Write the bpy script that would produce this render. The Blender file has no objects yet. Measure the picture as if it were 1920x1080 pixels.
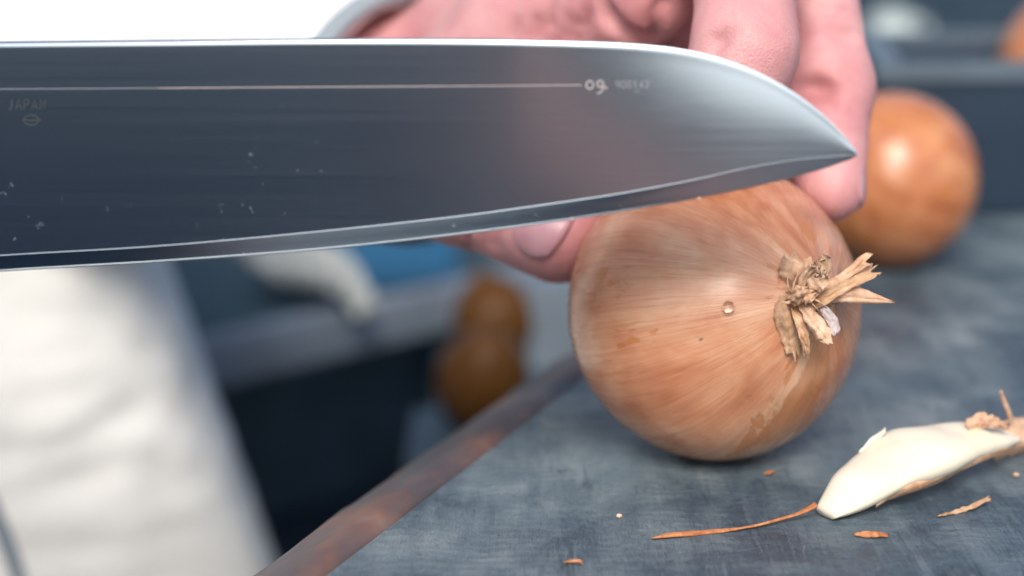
import bpy, bmesh, math, random
import numpy as np
from mathutils import Vector, Matrix, noise as mnoise

SC = bpy.context.scene
COL = SC.collection
R = math.radians
random.seed(4)

# ------------------------------------------------------------------ camera
CAM_H = 0.139
PITCH = R(13.2)
FPX = 3200.0                      # focal length in photo pixels (60 mm on a 36 mm sensor, 1920 wide)
cd = bpy.data.cameras.new("camera")
cam = bpy.data.objects.new("camera", cd)
COL.objects.link(cam)
cam.location = (0, 0, CAM_H)
cam.rotation_euler = (R(90) - PITCH, 0, 0)
cd.lens = 60; cd.sensor_width = 36
cd.clip_start = 0.01; cd.clip_end = 400
cd.dof.use_dof = True
cd.dof.focus_distance = 0.379
cd.dof.aperture_fstop = 6.0
cd.dof.aperture_blades = 0
SC.camera = cam

# ------------------------------------------------------------------ sky, sun, exposure
SUN_EL, SUN_AZ = R(42), R(-174)    # azimuth from +y towards +x
wd = bpy.data.worlds.new("World"); SC.world = wd
wd.use_nodes = True
wn = wd.node_tree
wn.nodes.clear()
sky = wn.nodes.new("ShaderNodeTexSky"); sky.sky_type = 'NISHITA'
sky.sun_disc = False
sky.sun_elevation = SUN_EL; sky.sun_rotation = SUN_AZ
sky.air_density = 1.0; sky.dust_density = 3.5; sky.ozone_density = 1.0
bg = wn.nodes.new("ShaderNodeBackground"); bg.inputs[1].default_value = 0.10
wo = wn.nodes.new("ShaderNodeOutputWorld")
wn.links.new(sky.outputs[0], bg.inputs[0]); wn.links.new(bg.outputs[0], wo.inputs[0])
sd = bpy.data.lights.new("sun", 'SUN'); sd.energy = 1.5; sd.angle = R(24); sd.color = (1.0, 0.95, 0.88)
sun = bpy.data.objects.new("sun", sd); COL.objects.link(sun)
sdir = Vector((math.sin(SUN_AZ) * math.cos(SUN_EL), math.cos(SUN_AZ) * math.cos(SUN_EL), math.sin(SUN_EL)))
sun.rotation_euler = (-sdir).to_track_quat('-Z', 'Y').to_euler()
SC.view_settings.view_transform = 'Standard'
SC.view_settings.look = 'None'
SC.view_settings.exposure = 0.9
SC.view_settings.gamma = 1.0

# ------------------------------------------------------------------ helpers
FWD = Vector((0, math.cos(PITCH), -math.sin(PITCH)))
UPV = Vector((0, math.sin(PITCH), math.cos(PITCH)))
RGT = Vector((1, 0, 0))
CAMP = Vector((0, 0, CAM_H))
def ray(u, v):
    return FWD + RGT * ((u - 960) / FPX) + UPV * ((540 - v) / FPX)
def P(u, v, d):
    return CAMP + ray(u, v) * d
def G(u, v, z=0.0):
    r = ray(u, v)
    return CAMP + r * ((z - CAM_H) / r.z)

def tag(o, label=None, cat=None, group=None, kind=None):
    if label: o["label"] = label
    if cat: o["category"] = cat
    if group: o["group"] = group
    if kind: o["kind"] = kind
    return o
def empty(name, loc, label=None, cat=None, group=None):
    o = bpy.data.objects.new(name, None); COL.objects.link(o)
    o.location = loc; o.empty_display_size = 0.01
    return tag(o, label, cat, group)
def obj(name, verts, faces, mat, parent=None, smooth=True):
    me = bpy.data.meshes.new(name)
    me.from_pydata([tuple(v) for v in verts], [], [tuple(f) for f in faces])
    me.update()
    if smooth: me.polygons.foreach_set("use_smooth", [True] * len(me.polygons))
    if mat: me.materials.append(mat)
    o = bpy.data.objects.new(name, me); COL.objects.link(o)
    if parent is not None:
        o.parent = parent
        o.matrix_parent_inverse = Matrix.Translation(-Vector(parent.location)) if parent.type == 'EMPTY' else Matrix.Identity(4)
    return o
def bmobj(name, bm, mat, parent=None, smooth=True):
    bmesh.ops.recalc_face_normals(bm, faces=bm.faces)
    me = bpy.data.meshes.new(name); bm.to_mesh(me); bm.free()
    if smooth: me.polygons.foreach_set("use_smooth", [True] * len(me.polygons))
    if mat: me.materials.append(mat)
    o = bpy.data.objects.new(name, me); COL.objects.link(o)
    if parent is not None:
        o.parent = parent
        o.matrix_parent_inverse = Matrix.Translation(-Vector(parent.location)) if parent.type == 'EMPTY' else Matrix.Identity(4)
    return o
def recalc(o):
    bm = bmesh.new(); bm.from_mesh(o.data)
    bmesh.ops.recalc_face_normals(bm, faces=bm.faces); bm.to_mesh(o.data); bm.free()
    return o
def autosmooth(o, ang=35):
    me = o.data
    bm = bmesh.new(); bm.from_mesh(me)
    for e in bm.edges:
        if len(e.link_faces) == 2 and e.calc_face_angle(0) > R(ang): e.smooth = False
    bm.to_mesh(me); bm.free()
    return o
def box(name, size, loc, mat, parent=None, bevel=0.002, rotz=0.0, seg=2):
    bm = bmesh.new()
    bmesh.ops.create_cube(bm, size=1)
    bmesh.ops.scale(bm, vec=size, verts=bm.verts)
    if bevel: bmesh.ops.bevel(bm, geom=bm.edges[:], offset=bevel, segments=seg, affect='EDGES', profile=0.6)
    bmesh.ops.rotate(bm, cent=(0, 0, 0), matrix=Matrix.Rotation(rotz, 3, 'Z'), verts=bm.verts)
    bmesh.ops.translate(bm, vec=loc, verts=bm.verts)
    return autosmooth(bmobj(name, bm, mat, parent), 50)
def n1(p, s=1.0, o=0.0):
    return mnoise.noise(Vector((p[0] * s + o, p[1] * s + o * 1.7, p[2] * s - o)))
def catmull(pts, n):
    pts = [Vector(p) for p in pts]
    q = [pts[0] * 2 - pts[1]] + pts + [pts[-1] * 2 - pts[-2]]
    out = []
    seg = len(pts) - 1
    for i in range(n + 1):
        t = i / n * seg
        k = min(int(t), seg - 1); f = t - k
        a, b, c, d = q[k], q[k + 1], q[k + 2], q[k + 3]
        out.append(0.5 * ((2 * b) + (c - a) * f + (2 * a - 5 * b + 4 * c - d) * f * f + (3 * b - a - 3 * c + d) * f ** 3))
    return out
def lerpl(vals, t):
    x = t * (len(vals) - 1); k = min(int(x), len(vals) - 2); f = x - k
    return vals[k] * (1 - f) + vals[k + 1] * f
def ribbon(name, pts, widths, mat, parent=None, face=None, twist=0.0, curl=0.0, thick=0.0002, n=22, m=6, crumple=0.0, fray=0.0, seed=0.0, pleat=0.0, rag=0.0):
    rr = random.Random(int(seed * 77) + 5); pl = [rr.uniform(-1, 1) for _ in range(m + 1)]; rg = [rr.uniform(-1, .3) for _ in range(m + 1)]
    """a thin strip with real thickness along a smooth path; curl bends its cross-section into a gutter"""
    path = catmull(pts, n)
    if face is None: face = -FWD
    top, bot = [], []
    for i, p in enumerate(path):
        t = i / n
        tan = (path[min(i + 1, n)] - path[max(i - 1, 0)]).normalized()
        nor = (face - tan * face.dot(tan)).normalized()
        if twist: nor = Matrix.Rotation(twist * t, 3, tan) @ nor
        side = tan.cross(nor).normalized()
        w = lerpl(widths, t) * 0.5
        for j in range(m + 1):
            s = j / m * 2 - 1
            c = p + side * (s * w) + nor * (-curl * w * s * s)
            if crumple:
                c = c + nor * (crumple * n1((t * 7 + seed, s * 1.6, seed), 1.3)) + side * (crumple * .5 * n1((t * 9, s, seed + 5), 1.5))
                c = c + nor * (crumple * .45 * math.sin(s * 9 + t * 5 + seed * 3))
            if pleat: c = c + nor * (pl[j] * pleat * w * (.5 + t * .5))
            if rag and t > .6: c = c + tan * (rg[j] * rag * ((t - .6) / .4) ** 2)
            if fray and t > 0.8:
                c = c + tan * (fray * (t - .8) * 5 * n1((s * 6, seed, 1), 1.0) * 2)
            top.append(c + nor * thick * .5); bot.append(c - nor * thick * .5)
    v = top + bot; N = len(top); f = []
    for i in range(n):
        for j in range(m):
            a = i * (m + 1) + j; b = a + 1; c = a + m + 2; d = a + m + 1
            f.append((a, b, c, d)); f.append((N + a, N + d, N + c, N + b))
    rim = [j for j in range(m + 1)] + [i * (m + 1) + m for i in range(1, n + 1)] + [n * (m + 1) + j for j in range(m - 1, -1, -1)] + [i * (m + 1) for i in range(n - 1, 0, -1)]
    for a, b in zip(rim, rim[1:] + rim[:1]): f.append((a, N + a, N + b, b))
    return recalc(obj(name, v, f, mat, parent))
def loft(rings, cap=True):
    n = len(rings[0]); v = [p for r in rings for p in r]; f = []
    for i in range(len(rings) - 1):
        for j in range(n):
            k = (j + 1) % n
            f.append((i * n + j, i * n + k, (i + 1) * n + k, (i + 1) * n + j))
    if cap:
        f.append(tuple(range(n))[::-1]); f.append(tuple((len(rings) - 1) * n + j for j in range(n)))
    return v, f
def tube_rings(path, radii, n=16, flat=1.0, ref=Vector((0, 0, 1)), wob=0.0, seed=0.0):
    rings = []
    for i, p in enumerate(path):
        tan = (path[min(i + 1, len(path) - 1)] - path[max(i - 1, 0)]).normalized()
        a = tan.cross(ref).normalized(); b = a.cross(tan).normalized()
        r = lerpl(radii, i / (len(path) - 1)); ring = []
        for j in range(n):
            th = j / n * 2 * math.pi
            q = p + a * (math.cos(th) * r) + b * (math.sin(th) * r * flat)
            if wob:
                w = wob * n1(q, 22, seed) + wob * .6 * n1(q, 55, seed + 3)
                q = q + (q - p).normalized() * w
            ring.append(q)
        rings.append(ring)
    return rings

# ------------------------------------------------------------------ signed-distance modelling (one continuous skin)
def surface_nets(f, org, h):
    s = f < 0
    nx, ny, nz = f.shape
    cor = [(i, j, k) for i in (0, 1) for j in (0, 1) for k in (0, 1)]
    def sl(a, c): return a[c[0]:nx - 1 + c[0], c[1]:ny - 1 + c[1], c[2]:nz - 1 + c[2]]
    cnt = sum(sl(s, c).astype(np.int8) for c in cor)
    mask = (cnt > 0) & (cnt < 8)
    idx = np.argwhere(mask)
    vid = -np.ones(mask.shape, np.int64); vid[mask] = np.arange(len(idx))
    val = {c: f[idx[:, 0] + c[0], idx[:, 1] + c[1], idx[:, 2] + c[2]] for c in cor}
    acc = np.zeros((len(idx), 3)); num = np.zeros(len(idx))
    for c in cor:
        for ax in range(3):
            if c[ax]: continue
            d = list(c); d[ax] = 1; d = tuple(d)
            a, b = val[c], val[d]
            m = (a < 0) != (b < 0)
            t = np.where(m, a / np.where(a == b, 1, a - b), 0)
            p = np.zeros((len(idx), 3)); p[:] = c; p[:, ax] = t
            acc[m] += p[m]; num[m] += 1
    verts = (idx + acc / num[:, None]) * h + org
    faces = []
    for ax in range(3):
        b, c = (ax + 1) % 3, (ax + 2) % 3
        lo = [slice(None)] * 3; hi = [slice(None)] * 3
        lo[ax] = slice(0, -1); hi[ax] = slice(1, None)
        A, B = s[tuple(lo)], s[tuple(hi)]
        e = np.argwhere(A != B)
        e = e[(e[:, b] > 0) & (e[:, c] > 0) & (e[:, b] < f.shape[b] - 1) & (e[:, c] < f.shape[c] - 1)]
        fl = A[e[:, 0], e[:, 1], e[:, 2]]
        def g(db, dc):
            q = e.copy(); q[:, b] -= db; q[:, c] -= dc
            return vid[q[:, 0], q[:, 1], q[:, 2]]
        quad = np.stack([g(1, 1), g(0, 1), g(0, 0), g(1, 0)], 1)
        quad[~fl] = quad[~fl][:, ::-1]
        faces.append(quad)
    return verts, np.concatenate(faces)
def laplace(v, f, it=3, lam=0.5):
    e = np.concatenate([f[:, [0, 1]], f[:, [1, 2]], f[:, [2, 3]], f[:, [3, 0]]])
    e = np.concatenate([e, e[:, ::-1]])
    deg = np.bincount(e[:, 0], minlength=len(v))[:, None]
    for _ in range(it):
        a = np.stack([np.bincount(e[:, 0], weights=v[e[:, 1], k], minlength=len(v)) for k in range(3)], 1) / deg
        v = v + lam * (a - v)
    return v
class Field:
    def __init__(s, lo, hi, h):
        s.h = h; s.org = np.array(lo, float)
        n = np.ceil((np.array(hi) - s.org) / h).astype(int) + 1
        s.ax = [s.org[k] + h * np.arange(n[k]) for k in range(3)]
        s.n = n
    def new(s): return np.full(s.n, 1.0, np.float32)
    def sub(s, lo, hi):
        out = []
        for k in range(3):
            a = int(np.clip(np.floor((lo[k] - s.org[k]) / s.h), 0, s.n[k] - 1)); b = int(np.clip(np.ceil((hi[k] - s.org[k]) / s.h) + 1, a + 1, s.n[k]))
            out.append(slice(a, b))
        return tuple(out)
    def capsule(s, a, b, ra, rb, marg=0.02):
        a = np.array(a); b = np.array(b); m = max(ra, rb) + marg
        q = s.sub(np.minimum(a, b) - m, np.maximum(a, b) + m)
        X, Y, Z = np.meshgrid(*[s.ax[k][q[k]] for k in range(3)], indexing='ij', sparse=True)
        d = b - a; L = float(d @ d) + 1e-12
        t = np.clip(((X - a[0]) * d[0] + (Y - a[1]) * d[1] + (Z - a[2]) * d[2]) / L, 0, 1)
        dist = np.sqrt((X - a[0] - t * d[0]) ** 2 + (Y - a[1] - t * d[1]) ** 2 + (Z - a[2] - t * d[2]) ** 2) - (ra + (rb - ra) * t)
        return q, dist.astype(np.float32)
    def ellipsoid(s, c, r, marg=0.02):
        c = np.array(c); m = max(r) + marg
        q = s.sub(c - m, c + m)
        X, Y, Z = np.meshgrid(*[s.ax[k][q[k]] for k in range(3)], indexing='ij', sparse=True)
        k0 = np.sqrt(((X - c[0]) / r[0]) ** 2 + ((Y - c[1]) / r[1]) ** 2 + ((Z - c[2]) / r[2]) ** 2)
        return q, ((k0 - 1) * min(r)).astype(np.float32)
def smin(a, b, k):
    h = np.maximum(k - np.abs(a - b), 0) / k
    return np.minimum(a, b) - h * h * k * 0.25
def add(F, qd, k=0.004):
    q, d = qd; F[q] = smin(F[q], d, k)
def cut(F, qd, k=0.002):
    q, d = qd; F[q] = -smin(-F[q], d, k)

# ------------------------------------------------------------------ materials
class M:
    def __init__(s, name):
        s.m = bpy.data.materials.new(name); s.m.use_nodes = True
        s.t = s.m.node_tree; s.b = s.t.nodes["Principled BSDF"]; s.out = s.t.nodes["Material Output"]
    def n(s, ty, **kw):
        nd = s.t.nodes.new(ty)
        for k, v in kw.items(): setattr(nd, k, v)
        return nd
    def l(s, a, b): s.t.links.new(a, b)
    def set(s, **kw):
        nm = dict(col="Base Color", rough="Roughness", metal="Metallic", ior="IOR", sss="Subsurface Weight", trans="Transmission Weight", aniso="Anisotropic", spec="Specular IOR Level", coat="Coat Weight", coatr="Coat Roughness", sheen="Sheen Weight")
        for k, v in kw.items():
            i = s.b.inputs[nm[k]]
            if hasattr(v, "is_output"): s.l(v, i)
            elif k == "col": i.default_value = (*v, 1) if len(v) == 3 else v
            else: i.default_value = v
        return s
    def coord(s, kind="Object", scale=(1, 1, 1), attr=None, rot=(0, 0, 0)):
        if attr: src = s.n("ShaderNodeAttribute", attribute_name=attr).outputs["Vector"]
        else: src = s.n("ShaderNodeTexCoord").outputs[kind]
        mp = s.n("ShaderNodeMapping"); mp.inputs["Scale"].default_value = scale; mp.inputs["Rotation"].default_value = rot
        s.l(src, mp.inputs[0]); return mp.outputs[0]
    def noise(s, vec, scale=5, detail=5, rough=0.55, dist=0.0):
        nd = s.n("ShaderNodeTexNoise"); nd.inputs["Scale"].default_value = scale; nd.inputs["Detail"].default_value = detail
        nd.inputs["Roughness"].default_value = rough; nd.inputs["Distortion"].default_value = dist
        s.l(vec, nd.inputs["Vector"]); return nd.outputs["Fac"]
    def ramp(s, fac, stops, interp='LINEAR'):
        nd = s.n("ShaderNodeValToRGB"); cr = nd.color_ramp; cr.interpolation = interp
        while len(cr.elements) > 1: cr.elements.remove(cr.elements[-1])
        for i, (p, c) in enumerate(stops):
            e = cr.elements[0] if i == 0 else cr.elements.new(p)
            e.position = p; e.color = (*c, 1) if len(c) == 3 else c
        s.l(fac, nd.inputs[0]); return nd.outputs[0]
    def rampf(s, fac, a, b, lo=0.0, hi=1.0):
        nd = s.n("ShaderNodeMapRange"); nd.inputs[1].default_value = a; nd.inputs[2].default_value = b
        nd.inputs[3].default_value = lo; nd.inputs[4].default_value = hi
        s.l(fac, nd.inputs[0]); return nd.outputs[0]
    def mix(s, fac, a, b, mode='MIX'):
        nd = s.n("ShaderNodeMix", data_type='RGBA', blend_type=mode)
        for v, i in ((fac, nd.inputs[0]), (a, nd.inputs[6]), (b, nd.inputs[7])):
            if hasattr(v, "is_output"): s.l(v, i)
            elif i.type == 'RGBA': i.default_value = (*v, 1)
            else: i.default_value = v
        return nd.outputs[2]
    def math(s, op, a, b=0.0, c=None):
        nd = s.n("ShaderNodeMath", operation=op)
        for v, i in ((a, nd.inputs[0]), (b, nd.inputs[1])) + (((c, nd.inputs[2]),) if c is not None else ()):
            if hasattr(v, "is_output"): s.l(v, i)
            else: i.default_value = v
        return nd.outputs[0]
    def bump(s, h, strength=0.3, dist=0.001, base=None):
        nd = s.n("ShaderNodeBump"); nd.inputs["Strength"].default_value = strength; nd.inputs["Distance"].default_value = dist
        s.l(h, nd.inputs["Height"])
        if base is not None: s.l(base, nd.inputs["Normal"])
        s.l(nd.outputs[0], s.b.inputs["Normal"]); return nd.outputs[0]

def simple(name, col, rough=0.6, var=0.25, scale=30, bump=0.2, metal=0.0, dist=0.001):
    m = M(name); c = m.coord()
    f = m.noise(c, scale, 6)
    m.set(col=m.mix(m.rampf(f, 0.3, 0.7), [x * (1 - var) for x in col], [min(1, x * (1 + var)) for x in col]), rough=rough, metal=metal)
    if bump: m.bump(m.noise(c, scale * 6, 5), bump, dist)
    return m.m

def mat_onion(name, light, mid, dark, seed=0.0, torn=(0.44, 0.150, 0.035)):
    m = M(name)
    a = m.coord(attr="streak", scale=(1, 1, 1))
    fine = m.coord(attr="streak", scale=(60, 60, 1.3)); med = m.coord(attr="streak", scale=(9, 9, 1.1)); broad = m.coord(attr="streak", scale=(1.3, 1.3, 1.0))
    fn = m.noise(fine, 1.0, 4, 0.6); md = m.noise(med, 1.0, 5, 0.6, 0.3); br = m.noise(broad, 1.3 + seed, 4, 0.6, 0.4)
    base = m.ramp(br, [(0.30, dark), (0.46, mid), (0.66, light)])
    c2 = m.mix(m.rampf(md, 0.40, 0.74, 0, 0.26), base, dark)
    c3 = m.mix(m.rampf(fn, 0.47, 0.70, 0, 0.34), c2, [x * 0.75 for x in dark])
    c4 = m.mix(m.rampf(m.noise(fine, 0.6, 3), 0.55, 0.80, 0, 0.10), c3, [min(1, x * 1.25) for x in light])
    vn = m.rampf(m.noise(m.coord(attr='streak', scale=(24, 24, .55)), 1.0, 2, .5), .485, .50)
    vn2 = m.rampf(m.noise(m.coord(attr='streak', scale=(24, 24, .55)), 1.0, 2, .5), .515, .50)
    c4 = m.mix(m.math('MULTIPLY', m.math('MULTIPLY', vn, vn2), .40), c4, [x * .55 for x in dark])
    # torn outer skin: patches where one layer is missing
    tn = m.noise(m.coord(attr="streak", scale=(1.6, 1.6, 0.9)), 1.1 + seed * .3, 7, 0.62, 0.6)
    edge = m.rampf(tn, 0.565, 0.577)
    c5 = m.mix(m.math('MULTIPLY', edge, 0.6), c4, torn)
    # small dirt specks
    ob = m.coord()
    sp = m.rampf(m.noise(ob, 190, 2), 0.79, 0.82, 0, 0.6)
    c6 = m.mix(sp, c5, (0.05, 0.05, 0.06))
    m.set(col=c6, rough=m.rampf(md, 0.3, 0.7, 0.22, 0.32), sss=0.06, coat=.25, coatr=.22, spec=0.5)
    m.b.inputs["Subsurface Radius"].default_value = (0.006, 0.003, 0.001)
    hgt = m.math('ADD', m.math('MULTIPLY', fn, 0.5), m.math('MULTIPLY', edge, -0.35))
    m.bump(hgt, 0.35, 0.0006)
    return m.m
MAT_ONION = mat_onion("onion_skin", (0.68, 0.41, 0.26), (0.58, 0.27, 0.15), (0.40, 0.135, 0.060))
MAT_ONION2 = mat_onion("onion_skin_golden", (0.60, 0.28, 0.13), (0.51, 0.19, 0.08), (0.36, 0.11, 0.04), 0.7)

def mat_husk(name, a, b, c):
    m = M(name); o = m.coord(scale=(1, 1, 1))
    f = m.noise(o, 420, 5, 0.65, 0.4); g = m.noise(o, 90, 4)
    col = m.mix(m.rampf(f, .35, .68), m.mix(m.rampf(g, .35, .65), a, b), c)
    m.set(col=col, rough=0.6, sss=0.1, spec=0.35)
    m.b.inputs["Subsurface Radius"].default_value = (0.003, 0.002, 0.001)
    m.bump(f, 0.5, 0.0006)
    return m.m
MAT_HUSK = mat_husk("dry_husk", (0.76, 0.54, 0.37), (0.70, 0.44, 0.28), (0.48, 0.26, 0.15))
MAT_HUSK_PALE = mat_husk("pale_husk", (0.74, 0.55, 0.40), (0.66, 0.43, 0.30), (0.46, 0.26, 0.16))
MAT_HUSK_DARK = mat_husk("brown_husk", (0.62, 0.42, 0.27), (0.54, 0.34, 0.20), (0.38, 0.21, 0.12))
MAT_HUSK_GREY = mat_husk("grey_husk", (0.50, 0.47, 0.50), (0.58, 0.48, 0.46), (0.35, 0.28, 0.27))
MAT_FLAKE = mat_husk("orange_flake", (0.52, 0.20, 0.075), (0.60, 0.28, 0.13), (0.30, 0.09, 0.03))

def mat_skin():
    m = M("skin"); o = m.coord()
    b1 = m.noise(o, 38, 5, .65, .6); b2 = m.noise(o, 140, 4, .6)
    base = m.ramp(b1, [(0.28, (0.49, 0.195, 0.205)), (0.48, (0.60, 0.285, 0.295)), (0.70, (0.67, 0.37, 0.37))])
    col = m.mix(m.rampf(b2, .4, .7, 0, .22), base, (0.46, 0.17, 0.18))
    m.set(col=col, rough=0.46, sss=0.22, spec=0.42)
    m.b.inputs["Subsurface Radius"].default_value = (0.006, 0.0022, 0.0014)
    v = m.n("ShaderNodeTexVoronoi", feature='DISTANCE_TO_EDGE'); v.inputs["Scale"].default_value = 900
    m.l(m.coord(scale=(1, 1.5, 1)), v.inputs["Vector"])
    h = m.math('ADD', m.rampf(v.outputs["Distance"], 0, .25), m.math('MULTIPLY', m.noise(o, 330, 4), 1.2))
    m.bump(h, 0.22, 0.0005)
    return m.m
MAT_SKIN = mat_skin()
mn = M("fingernail"); mn.set(col=mn.mix(mn.rampf(mn.noise(mn.coord(), 120, 3), .35, .65), (0.48, 0.24, 0.28), (0.54, 0.31, 0.345)), rough=0.36, sss=0.15, spec=0.5)
mn.b.inputs["Subsurface Radius"].default_value = (0.003, 0.001, 0.001)
MAT_NAIL = mn.m

def mat_blade(name="brushed_steel", tint=(0.36, 0.43, 0.50), rough=0.215, smear=True):
    m = M(name); o = m.coord("Object")
    st = m.noise(m.coord("Object", scale=(3, 900, 1400)), 1.0, 3, .6)
    st2 = m.noise(m.coord("Object", scale=(9, 3000, 4000)), 1.0, 2, .6)
    col = m.mix(m.rampf(st, .3, .7), [x * .985 for x in tint], [min(1, x * 1.01) for x in tint])
    rg = m.rampf(st2, .25, .75, rough * .93, rough * 1.10)
    if smear:
        # dried juice and tiny scratches left on the face
        res = m.rampf(m.noise(m.coord("Object", scale=(1, 1, .8)), 420, 4, .65), .63, .72)
        zone = m.rampf(m.noise(o, 26, 2), .54, .64)
        msk = m.math('MULTIPLY', res, m.math('MULTIPLY', zone, .20))
        dif = m.mix(msk, (1, 1, 1), (0.4, 0.4, 0.4), 'MULTIPLY')
        m.set(metal=m.math('SUBTRACT', 1.0, m.math('MULTIPLY', msk, .75)))
        rg = m.math('ADD', rg, m.math('MULTIPLY', msk, .5))
    else: m.set(metal=1.0)
    m.set(col=col, rough=rg)
    m.bump(st2, 0.012, 0.0002)
    return m.m
MAT_BLADE = mat_blade()
MAT_EDGE = mat_blade("ground_edge_steel", (0.80, 0.82, 0.82), 0.5, False)
MAT_ETCH = simple("etched_mark", (0.44, 0.39, 0.39), 0.7, .1, 300, 0)
MAT_ETCH_FAINT = simple("faint_etched_mark", (0.30, 0.31, 0.33), 0.6, .1, 300, 0, .6)
MAT_ETCH_DARK = simple("dark_etched_mark", (0.040, 0.050, 0.046), 0.6, .1, 300, 0, 0)
MAT_HANDLE = simple("black_handle", (0.02, 0.02, 0.022), 0.4, .3, 80, .1)

def mat_board():
    m = M("weathered_blue_grey_wood"); o = m.coord(rot=(0, 0, R(-22)))
    gr = m.noise(m.coord(scale=(60, 7, 30), rot=(0, 0, R(-68))), 1.0, 7, .62, 1.1)
    bl = m.noise(o, 13, 6, .58, .5); bl2 = m.noise(o, 44, 6, .62, .6); fi = m.noise(o, 420, 6, .7)
    wv = m.n("ShaderNodeTexWave", wave_type='RINGS'); wv.inputs["Scale"].default_value = 150; wv.inputs["Distortion"].default_value = 16; wv.inputs["Detail"].default_value = 3
    wv.inputs["Detail Scale"].default_value = .22
    gc_ = G(820, 1150); mp_ = m.coord(scale=(1, .55, 1)); mp_.node.inputs["Location"].default_value = (-gc_.x, -gc_.y * .55, 0)
    m.l(mp_, wv.inputs["Vector"])
    s = m.math('ADD', m.math('MULTIPLY', bl, .55), m.math('ADD', m.math('MULTIPLY', bl2, .35), m.math('MULTIPLY', gr, .28)))
    base = m.ramp(s, [(0.44, (0.020, 0.039, 0.060)), (0.54, (0.050, 0.083, 0.112)), (0.63, (0.122, 0.168, 0.195)), (0.74, (0.26, 0.305, 0.325))])
    c = m.mix(m.math('MULTIPLY', m.rampf(wv.outputs["Fac"], .35, .9), m.rampf(m.noise(o, 17, 3), .54, .66, 0, .42)), base, (0.035, 0.05, 0.07))
    c = m.mix(m.rampf(fi, .52, .75, 0, .5), c, (0.17, 0.205, 0.23))
    c = m.mix(m.rampf(m.noise(o, 260, 3), .62, .72, 0, .55), c, (0.025, 0.033, 0.045))
    wn_ = m.rampf(m.noise(o, 30, 5, .6), .66, .74, 0, .55)
    c = m.mix(wn_, c, (0.20, 0.15, 0.14))
    fb = m.noise(m.coord(scale=(1000, 120, 300), rot=(0, 0, R(-62))), 1.0, 5, .68, 2.2)
    fb2 = m.noise(m.coord(scale=(1700, 1700, 1700)), 1.0, 3, .7)
    zf = m.rampf(m.noise(o, 20, 4), .40, .62)
    c = m.mix(m.math('MULTIPLY', m.rampf(fb, .46, .66), m.math('MULTIPLY', zf, .42)), c, (0.17, 0.215, 0.245))
    c = m.mix(m.math('MULTIPLY', m.rampf(fb, .48, .36), .35), c, (0.014, 0.022, 0.034))
    for rot_, sc_, cc, st_ in ((R(35), (150, 8, 1), (0.22, 0.26, 0.29), .45), (R(-12), (120, 7, 1), (0.012, 0.020, 0.030), .6), (R(70), (170, 10, 1), (0.20, 0.24, 0.27), .35)):
        sn_ = m.noise(m.coord(scale=sc_, rot=(0, 0, rot_)), 1.0, 2, .4, .2)
        ln_ = m.math('MULTIPLY', m.rampf(sn_, .492, .50), m.rampf(sn_, .508, .50))
        c = m.mix(m.math('MULTIPLY', m.math('MULTIPLY', ln_, st_), m.rampf(m.noise(o, 26, 3), .45, .6)), c, cc)
    c = m.mix(m.rampf(fb2, .58, .74, 0, .45), c, (0.20, 0.235, 0.26))
    m.set(col=c, rough=m.rampf(m.noise(o, 24, 4), .38, .62, .27, .60), spec=0.5)
    h = m.math('ADD', m.math('MULTIPLY', fb, .3), m.math('ADD', m.math('MULTIPLY', fi, .55), m.math('ADD', m.math('MULTIPLY', bl2, 1.2), m.math('MULTIPLY', wv.outputs["Fac"], .10))))
    m.bump(h, 0.55, 0.0018)
    return m.m
MAT_BOARD = mat_board()
def mat_rim():
    m = M("worn_brown_edge"); o = m.coord()
    a = m.noise(o, 26, 4, .55, .2); b = m.noise(m.coord(scale=(40, 14, 40)), 3.0, 6, .6)
    c = m.ramp(a, [(0.36, (0.060, 0.055, 0.066)), (0.47, (0.090, 0.070, 0.074)), (0.57, (0.18, 0.095, 0.072)), (0.72, (0.30, 0.22, 0.20))])
    m.set(col=m.mix(m.rampf(b, .4, .7, 0, .5), c, (0.10, 0.11, 0.13)), rough=.5)
    m.bump(b, .4, .001); return m.m
MAT_RIM = mat_rim()
def mat_cloth(name, col, sc=1.0):
    m = M(name); o = m.coord()
    f = m.noise(o, 9, 4)
    m.set(col=m.mix(m.rampf(f, .35, .65), [x * .94 for x in col], col), rough=.85, sheen=.1)
    w = m.n("ShaderNodeTexWave"); w.inputs["Scale"].default_value = 500 * sc; m.l(m.coord(rot=(0, R(45), 0)), w.inputs["Vector"])
    m.bump(m.math('ADD', m.math('MULTIPLY', w.outputs["Fac"], .3), m.noise(o, 60, 5)), .25, .002); return m.m
MAT_JACKET = mat_cloth("white_cotton", (0.84, 0.85, 0.83))
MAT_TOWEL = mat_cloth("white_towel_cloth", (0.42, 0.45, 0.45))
MAT_TRIM = mat_cloth("grey_trim_cloth", (0.25, 0.30, 0.34))
MAT_TROUSER = mat_cloth("dark_trouser_cloth", (0.03, 0.035, 0.045))

# ------------------------------------------------------------------ ground
MAT_GROUND = M("dark_paving"); gm = MAT_GROUND
go = gm.coord(); ga = gm.noise(go, 3.2, 6, .6, .4); gb = gm.noise(go, 14, 4)
gm.set(col=gm.mix(gm.rampf(gb, .4, .7, 0, .5), gm.ramp(ga, [(0.38, (0.010, 0.022, 0.034)), (0.52, (0.026, 0.048, 0.066)), (0.66, (0.075, 0.105, 0.125))]), (0.018, 0.03, 0.045)), rough=.95, spec=.1)
gm.bump(gb, .4, .01)
GZ = -0.80
tag(obj("ground", [(-60, -60, GZ), (60, -60, GZ), (60, 60, GZ), (-60, 60, GZ)], [(0, 1, 2, 3)], MAT_GROUND.m), kind="structure")

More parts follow.
